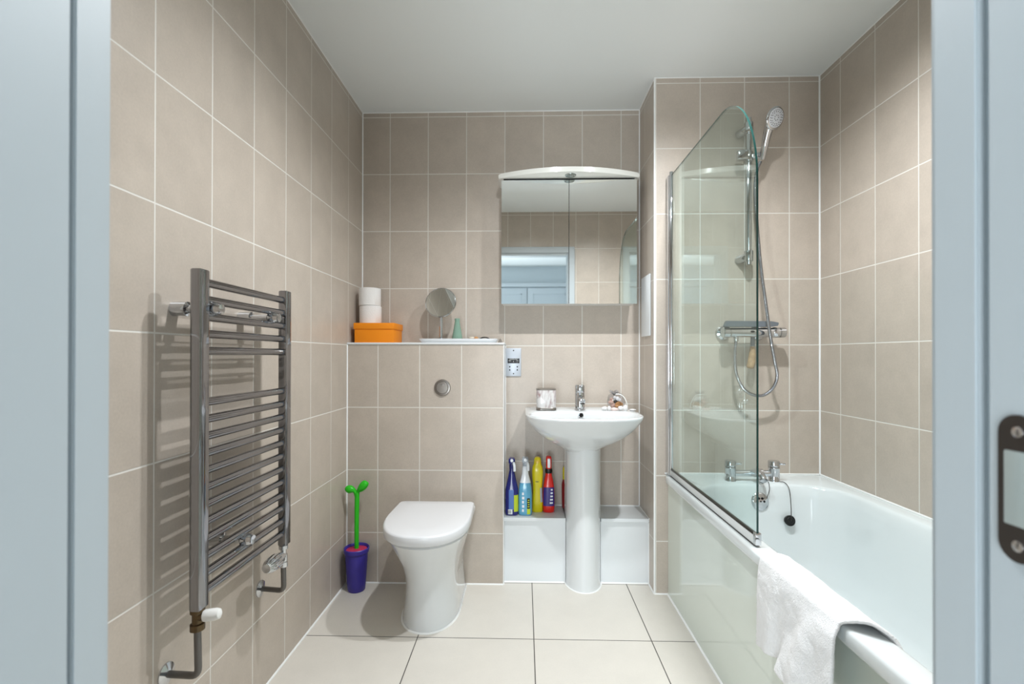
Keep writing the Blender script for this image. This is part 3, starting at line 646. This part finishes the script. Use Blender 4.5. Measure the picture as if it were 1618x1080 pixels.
obj('side_panel', rbox((.655, .49, .004), (.667, YS-.001, BZ-.032), .001, 1), PANEL, t)
ov = Vector((.981, 2.009, .479)); dn = Vector((0, -1, .20))
ofl = obj('overflow', L1([(.035, -.006), (.036, .002), (.032, .006), (.024, .008), (.001, .008)], ov, dn, 40), CHROME, t)
bm = bmesh.new()
for i in range(6):
    a = i*PI/3; p = ov+dn.normalized()*.0078+Vector((math.cos(a)*.0145, 0, math.sin(a)*.0145)); lathe(bm, [(.0048, 0), (.0042, .0012)], p, dn, 14)
lathe(bm, [(.003, 0), (.003, .0012)], ov+dn.normalized()*.0078, dn, 14)
obj('overflow_hole', bm, BLACKH, ofl)
# bath filler
t = thing('bath_tap', 'chrome two-handled bath mixer on the far rim of the bath', 'tap', (.98, 2.085, BZ))
for i, x in enumerate((.889, 1.074)):
    p = obj('pillar', L1([(.0235, 0), (.0235, .003), (.0225, .005), (.0225, .052), (.0235, .056), (.0225, .060)], (x, 2.078, BZ), (0, 0, 1), 36), CHROME, t)
    hdl = obj('handle', L1([(.0195, .060), (.0235, .062), (.0235, .082), (.0215, .0865), (.001, .088)], (x, 2.078, BZ), (0, 0, 1), 36), CHROME, t)
    bm = bmesh.new(); cyl(bm, (x+.018, 2.07, BZ+.074), (x+.040, 2.060, BZ+.076), .0042, 14, bev=.001); obj('lever', bm, CHROME, hdl)
bm = bmesh.new(); cyl(bm, (.90, 2.078, BZ+.032), (1.06, 2.078, BZ+.032), .0135, 24); obj('bridge', bm, CHROME, t)
bm = bmesh.new(); tube(bm, [(.985, 2.078, BZ+.034), (.985, 2.04, BZ+.042), (.985, 2.005, BZ+.038), (.985, 1.985, BZ+.022)], .0155, 20, True); obj('spout', bm, CHROME, t, 60)
bm = bmesh.new(); cyl(bm, (.984, 2.072, BZ+.035), (1.022, 2.066, BZ+.037), .018, 24, bev=.003); obj('diverter', bm, CHROME, t)
t = thing('bath_plug', 'black rubber bath plug hanging on a chain inside the bath', 'plug', (1.08, 1.975, .405))
obj('stopper', L1([(.016, -.006), (.020, .004), (.0215, .012), (.020, .014), (.014, .0135), (.012, .016), (.001, .016)], (1.088, 1.990, .408), dn, 32), RUBBER, t)
bm = bmesh.new(); tube(bm, [(1.085, 2.052, BZ+.003), (1.096, 2.032, BZ+.004), (1.1, 2.006, .53), (1.098, 1.99, .47), (1.088, 1.970, .412)], .0015, 8, True); obj('chain', bm, DARKM, t, 60)
bm = bmesh.new(); tube(bm, [(1.035, 2.052, BZ+.003), (1.03, 2.034, BZ+.003), (1.02, 2.008, .53), (1.003, 1.996, .495)], .0013, 8, True); obj('chain', bm, DARKM, t, 60)

# ------------------------------------------------------------------ shower screen
SXc = .656; y1s, y0s, zb_, zt = 2.150, 1.357, .577, 1.888
t = thing('shower_screen', 'clear glass bath screen with a rounded top corner, standing on the bath rim', 'shower screen', (SXc, 1.75, BZ))
pts = [(y1s, zb_), (y0s, zb_)]
ry_, rz_ = .235, .31
for i in range(25):
    a = PI/2*i/24; pts.append((y0s+ry_-ry_*math.cos(a)**1.0, zt-rz_+rz_*math.sin(a)))
pts.append((y1s, zt))
bm = outline_prism(bmesh.new(), pts, 0, SXc-.003, SXc+.003, 0, 1)
obj('glass_pane', bm, [GLASS, GEDGE], t, 0)
obj('wall_channel', rbox((SXc-.011, 2.148, BZ+.002), (SXc+.011, YS, zt+.004), .002), CHROME, t)
bm = bmesh.new(); cyl(bm, (SXc-.002, 2.136, BZ+.006), (SXc-.002, 2.136, zt+.014), .0085, 20, bev=.001); obj('hinge_post', bm, CHROME, t)
obj('bottom_seal', rbox((SXc-.006, y0s+.004, BZ+.004), (SXc+.006, 2.13, zb_+.004), .0015), mat('clear_seal', (226, 230, 230), .2), t)
obj('seal_and_gap_strip', rbox((SXc-.0068, y0s+.004, zb_+.000), (SXc+.0068, 2.13, zb_+.0045), .001), DARKM, t)
obj('seal_and_gap_strip', bxb((SXc-.0072, y0s+.004, BZ+.0022), (SXc+.0072, 2.13, BZ+.0045)), DARKM, t, 0)  # dark strip drawn in for the shaded gap between seal and rim
obj('corner_cap', rbox((SXc-.0085, y0s-.006, BZ+.006), (SXc+.0085, y0s+.010, zb_+.010), .002), CHROME, t)

# ------------------------------------------------------------------ shower
def U(px, py, y):   # measured direction -> point on the plane Y=y
    d = cf + cr*((px-809)/FPX) - cu*((py-CY)/FPX); q = y/d.y; return Vector((0, 0, CAMH))+d*q
RY = 2.135
rt, rb_ = U(1183, 186, RY), U(1182, 418, RY); rx = rt.x
t = thing('shower_rail', 'chrome vertical shower riser rail on the tiled wall behind the screen', 'shower rail', (rx, RY, rb_.z))
bm = bmesh.new(); cyl(bm, (rx, RY, rb_.z), (rx, RY, rt.z), .0118, 20, bev=.002); obj('pole', bm, CHROME, t)
for z in (rt.z-.048, rb_.z+.036):
    bm = bmesh.new(); cyl(bm, (rx, RY, z-.022), (rx, RY, z+.026), .019, 24, bev=.003); cyl(bm, (rx, RY, z), (rx-.024, YS, z-.006), .019, 24, bev=.002); obj('wall_bracket', bm, CHROME, t)
sz = U(1183, 248, RY).z
bm = bmesh.new(); cyl(bm, (rx, RY, sz-.022), (rx, RY, sz+.022), .0185, 24, bev=.003); cyl(bm, (rx, RY, sz), (rx+.062, RY-.018, sz+.002), .0145, 24, bev=.003)
sl = obj('slider', bm, CHROME, t)
obj('slider_knob', rbox((rx-.060, RY-.034, sz-.021), (rx-.014, RY-.006, sz+.021), .005, 3), CHROME, sl)
# handset
hb, hn = U(1204, 252, 2.10), U(1213, 210, 2.06)
hc = U(1223, 187, 2.03)
t = thing('hand_shower', 'chrome handheld shower head clipped to the top of the rail', 'shower head', tuple(hb))
bm = bmesh.new(); tube(bm, [hb, hb.lerp(hn, .5)+Vector((-.002, -.004, 0)), hn, hc+Vector((-.006, .014, -.012))], lambda q: .0115+.009*q, 20, True); obj('handle', bm, CHROME, t, 60)
nd = Vector((-.50, -.80, -.33)).normalized()
nd = Vector((.30, -.88, -.22)).normalized()
sd = Vector((.55, 0, .83)); sd = (sd-nd*sd.dot(nd)).normalized(); wd = nd.cross(sd)
def ell(r, h, n=48): return [hc+nd*h+sd*(r*1.08*math.cos(2*PI*k/n))+wd*(r*.92*math.sin(2*PI*k/n)) for k in range(n)]
bm = bmesh.new(); loft(bm, [ell(r, h) for r, h in ((.006, -.024), (.022, -.021), (.038, -.008), (.0455, .002), (.0455, .007), (.0425, .010), (.001, .010))]); obj('head_shell', bm, CHROME, t, 60)
bm = bmesh.new(); loft(bm, [ell(r, h) for r, h in ((.0375, .0098), (.0375, .0115), (.035, .0125), (.001, .013))]); fp = obj('spray_face', bm, mat('spray_face_grey', (206, 208, 212), .3), t, 60)
bm = bmesh.new()
for rr, n in ((.031, 20), (.024, 14), (.010, 7)):
    for i in range(n):
        a = 2*PI*i/n; p = hc+nd*.0125+sd*rr*1.08*math.cos(a)+wd*rr*.92*math.sin(a); lathe(bm, [(.0016, 0), (.0013, .0022)], p, nd, 8)
obj('nozzle', bm, DARKM, fp)
# thermostatic mixer bar
tl, tr_ = U(1144, 525, 2.115), U(1240, 525, 2.115); tz = tl.z
t = thing('shower_mixer', 'chrome thermostatic shower mixer bar on the tiled wall', 'shower valve', (tl.x, 2.115, tz))
bm = bmesh.new(); cyl(bm, (tl.x+.012, 2.115, tz), (tr_.x-.05, 2.115, tz), .0205, 32); obj('bar', bm, CHROME, t)
obj('flow_handle', L1([(.001, 0), (.021, 0), (.0235, .003), (.0235, .026), (.021, .029), (.0205, .034)], (tl.x-.006, 2.115, tz), (1, 0, 0), 32), CHROME, t)
obj('temperature_handle', L1([(.0205, 0), (.0225, .004), (.0225, .024), (.0185, .026), (.0185, .030), (.0225, .032), (.0225, .052), (.020, .055), (.001, .055)], (tr_.x-.055, 2.115, tz), (1, 0, 0), 32), CHROME, t)
for x in (tl.x+.022, tr_.x-.085):
    obj('wall_flange', L1([(.033, 0), (.033, .004), (.028, .012), (.018, .016), (.018, .072)], (x, YS, tz-.001), (0, -1, 0), 36), CHROME, t)
bm = bmesh.new(); cyl(bm, (tl.x+.052, 2.115, tz-.018), (tl.x+.052, 2.115, tz-.040), .011, 20, bev=.002); obj('hose_outlet', bm, CHROME, t)
bm = bmesh.new(); lathe(bm, [(.009, 0), (.009, .0015)], (tl.x+.115, 2.0955, tz+.003), (0, -1, .1), 24, sx=1, sy=.5); obj('badge', bm, BLACK, t)
# hose
ho = [hb+Vector((-.004, .004, -.006)), U(1196, 270, 2.11), U(1193, 300, 2.12), U(1196, 350, 2.13), U(1202, 420, 2.11), U(1210, 480, 2.075), U(1217, 530, 2.066), U(1224, 570, 2.08), U(1228, 592, 2.10), U(1223, 610, 2.11), U(1209, 623, 2.12), U(1192, 624, 2.12), U(1175, 614, 2.12), U(1164, 592, 2.12), U(1161, 565, 2.12), Vector((tl.x+.052, 2.115, tz-.036))]
HOSE = mat('hose_steel', (176, 178, 182), .2, 1)
N = HOSE.node_tree.nodes; L = HOSE.node_tree.links; g_ = N.new('ShaderNodeTexWave'); g_.wave_type = 'BANDS'; g_.bands_direction = 'Z'; g_.inputs['Scale'].default_value = 75
gg = N.new('ShaderNodeNewGeometry'); L.new(gg.outputs['Position'], g_.inputs[0]); bb = N.new('ShaderNodeBump'); bb.inputs['Strength'].default_value = 1; bb.inputs['Distance'].default_value = .002; L.new(g_.outputs[1], bb.inputs['Height']); L.new(bb.outputs[0], N['Principled BSDF'].inputs['Normal'])
bm = bmesh.new(); tube(bm, ho, .0068, 14, True, 8)
t = tag(obj('shower_hose', bm, HOSE, None, 70), 'steel shower hose looping from the head down to the mixer bar', 'hose')
# squeegee lying on the mixer
sq0, sq1 = U(1145, 512, 2.10), U(1231, 512, 2.10)
t = thing('squeegee', 'grey squeegee with worn wooden grip hung over the shower mixer', 'squeegee', (1.0, 2.10, 1.0))
zz = tz+.0242
bm = outline_prism(bmesh.new(), [(sq0.x, zz), (sq0.x+.01, zz+.026), (sq1.x-.03, zz+.024), (sq1.x, zz+.018), (sq1.x-.004, zz+.004), (sq1.x-.03, zz)], 1, 2.098, 2.124)
bmesh.ops.bevel(bm, geom=bm.edges[:], offset=.002, segments=2, affect='EDGES'); obj('head', bm, GREYP, t)
hx = U(1189, 560, 2.150).x
bm = bmesh.new(); tube(bm, [(hx+.004, 2.118, zz+.008), (hx+.004, 2.150, zz-.004), (hx+.002, 2.152, zz-.05), (hx, 2.150, zz-.10)], .009, 14, True); obj('neck', bm, GREYP, t, 60)
bm = bmesh.new(); tube(bm, [(hx, 2.150, zz-.085), (hx-.001, 2.148, zz-.11), (hx-.006, 2.146, zz-.15), (hx-.012, 2.144, zz-.172), (hx-.014, 2.143, zz-.180)], lambda q: .0095+.0065*math.sin(PI*min(1, q*1.02)*.8), 16, True); obj('grip', bm, WOODG, t, 60)

# ------------------------------------------------------------------ towel radiator
t = thing('towel_radiator', 'chrome ladder towel radiator mounted on the left wall', 'radiator', (-.757, 1.285, .495))
def upright(y0, y1, z0, z1):
    pts = [(-.7415, y0+.005), (-.7415, y1-.005), (-.743, y1-.001), (-.748, y1)]
    pts += [(-.760, y1), (-.767, y1-.004), (-.770, y1-.010), (-.770, y0+.010), (-.767, y0+.004), (-.760, y0), (-.748, y0), (-.743, y0+.001)]
    bm = outline_prism(bmesh.new(), pts, 2, z0, z1); bmesh.ops.bevel(bm, geom=[e for e in bm.edges if abs(e.verts[0].co.z-e.verts[1].co.z) < 1e-6], offset=.0015, segments=2, affect='EDGES'); return bm
obj('upright', upright(1.070, 1.106, .497, 1.283), RADC, t, 40); obj('upright', upright(1.464, 1.500, .490, 1.285), RADC, t, 40)
zb0, pit = .527, .0405
for i in list(range(12))+list(range(14, 19)):
    bm = bmesh.new(); z = zb0+pit*i; cyl(bm, (-.757, 1.10, z), (-.757, 1.468, z), .0105, 20); obj('bar', bm, RADC, t, 60)
for y, z in ((1.129, 1.195), (1.398, 1.195), (1.265, .588)):
    bm = bmesh.new(); lathe(bm, [(.0175, 0), (.0175, .036), (.010, .038), (.010, .085)], (XL, y, z), (1, 0, 0), 28); br = obj('wall_bracket', bm, CHROME, t)
    bm = bmesh.new(); lathe(bm, [(.0105, 0), (.0165, .003), (.0165, .020), (.013, .026), (.012, .032), (.001, .033)], (-.760, y, z), (1, 0, 0), 28); obj('clamp', bm, CHROME, br)
# valves and pipes
t = thing('radiator_valve', 'tarnished brass valve with white cap below the near radiator upright', 'valve', (-.757, 1.088, .45))
bm = bmesh.new()
lathe(bm, [(.010, .050), (.010, .046), (.0155, .045), (.0155, .036), (.0115, .034), (.0115, .012), (.0155, .010), (.0155, -.004), (.010, -.006)], (-.757, 1.088, .452), (0, 0, 1), 8*3)
cyl(bm, (-.757, 1.088, .478), (-.735, 1.088, .480), .0105, 20); obj('body', bm, BRASS, t)
bm = bmesh.new(); lathe(bm, [(.0125, 0), (.0135, .004), (.0135, .026), (.011, .034), (.005, .0375), (.001, .038)], (-.741, 1.088, .480), (1, .12, .10), 24); obj('cap', bm, PLAST, t)
bm = bmesh.new(); tube(bm, elbow((-.757, 1.088, .45), (-.757, 1.092, .338), (XL, 1.108, .330), .02), .0078, 16)
t = thing('radiator_pipe', 'bent grey pipe with chrome wall collar under the near valve', 'pipe', (XL, 1.108, .33)); obj('pipe', bm, GREYM, t, 60)
obj('collar', L1([(.001, 0), (.026, 0), (.0255, .003), (.012, .008), (.009, .009)], (XL, 1.108, .33), (1, 0, 0), 32), CHROME, t)
t = thing('radiator_valve', 'chrome thermostatic valve with ribbed head below the far radiator upright', 'valve', (-.757, 1.482, .45))
bm = bmesh.new()
lathe(bm, [(.009, .045), (.009, .036), (.0135, .035), (.0135, .024), (.009, .022), (.0085, .008), (.012, .006), (.012, -.014), (.009, -.016), (.0125, -.018), (.0125, -.032), (.008, -.033)], (-.757, 1.482, .452), (0, 0, 1), 24)
cyl(bm, (-.757, 1.482, .455), (-.757, 1.455, .455), .011, 20); obj('body', bm, CHROME, t)
bm = bmesh.new(); prof = [(.013, 0), (.0175, .003), (.0175, .014), (.016, .016), (.0225, .022), (.0235, .038), (.021, .060), (.0145, .078), (.0125, .080), (.001, .079)]
o_, d_ = Vector((-.757, 1.462, .455)), Vector((0, -1, .02)); u_, v_ = frame_of(d_); rg = []
for r, h in prof:
    rg.append([o_+d_*h+u_*(r*(1-(.10 if (k_ % 3 == 0 and .02 < h < .079) else 0)))*math.cos(2*PI*k_/54)+v_*(r*(1-(.10 if (k_ % 3 == 0 and .02 < h < .079) else 0)))*math.sin(2*PI*k_/54) for k_ in range(54)])
loft(bm, rg); obj('ribbed_head', bm, CHROME, t, 30)
bm = bmesh.new(); tube(bm, elbow((-.757, 1.482, .425), (-.757, 1.486, .342), (XL, 1.511, .335), .02), .0078, 16)
t = thing('radiator_pipe', 'bent grey pipe with chrome wall collar under the far thermostatic valve', 'pipe', (XL, 1.511, .335)); obj('pipe', bm, GREYM, t, 60)
obj('collar', L1([(.001, 0), (.026, 0), (.0255, .003), (.012, .008), (.009, .009)], (XL, 1.511, .335), (1, 0, 0), 32), CHROME, t)

# ------------------------------------------------------------------ towel over the bath rim
def towel():
    bm = bmesh.new(); NS, NT = 96, 84; rows = []
    # s: 0 far edge .. 1 near edge ; t: 0 inside end .. 1 outside hem
    import mathutils.noise as mn
    for i in range(NS+1):
        s = i/NS; row = []
        # top position along the rim and hem position
        ytop = 1.278-.315*s
        if s < .40: yh = 1.282-.125*(s/.40); zh = .318+.036*(s/.40)
        elif s < .48: q = (s-.40)/.08; yh = 1.157-.012*q; zh = .354-.016*q
        else: q = (s-.48)/.52; yh = 1.145-.215*q; zh = .338-.010*q
        for j in range(NT+1):
            u = j/NT
            if u < .26:      # inside the bath, climbing to the rim
                q = u/.26; x = .735-.040*q; z = BZ-.085*(1-q)*(.5+.9*s)+.006; y = ytop-.10*s*(1-.45*q)-.01*(1-q)
            elif u < .42:     # across the rim
                q = (u-.26)/.16; x = .695-.068*q; z = BZ+.006+.012*math.sin(PI*q)*(.6+.6*math.sin(5*s)**2); y = ytop-.055*s*(1-q)
            else:
                q = (u-.42)/.58; fold = 1/(1+math.exp(-(s-.44-.38*max(0, 1-q)**1.2)*34)); x = .627-.006*min(1, q*4)-.002*q
                zt0 = BZ+.004; z = zt0+(zh-zt0)*(q**1.05)
                y = ytop+(yh-ytop)*q**.9
                x -= fold*.024*(.3+.7*q)*min(1, q*8)
                x -= .010*(math.sin(s*13-1.2)*.5+.5)*q + .004*math.sin(s*26+2)*q*min(1, s*4)
            w_ = mn.noise(Vector((s*5, u*5, 1)))*.006 + mn.noise(Vector((s*14, u*14, 4)))*.0025
            row.append((x-abs(w_)*.6 if u > .42 else x, y, z+(abs(w_) if u < .42 else 0)))
        rows.append(row)
    vs = [[bm.verts.new(p) for p in r] for r in rows]
    for i in range(NS):
        for j in range(NT): bm.faces.new((vs[i][j], vs[i][j+1], vs[i+1][j+1], vs[i+1][j]))
    return bm
tw = obj('bath_towel', towel(), TERRY, None, 180)
tag(tw, 'white terry towel draped over the bath rim', 'towel')
md = tw.modifiers.new('thick', 'SOLIDIFY'); md.thickness = .007; md.offset = 0
tx_ = bpy.data.textures.new('terry', 'CLOUDS'); tx_.noise_scale = .004
sb = tw.modifiers.new('sub', 'SUBSURF'); sb.levels = 1; sb.render_levels = 1
dp = tw.modifiers.new('pile', 'DISPLACE'); dp.texture = tx_; dp.strength = .0016; dp.texture_coords = 'GLOBAL'
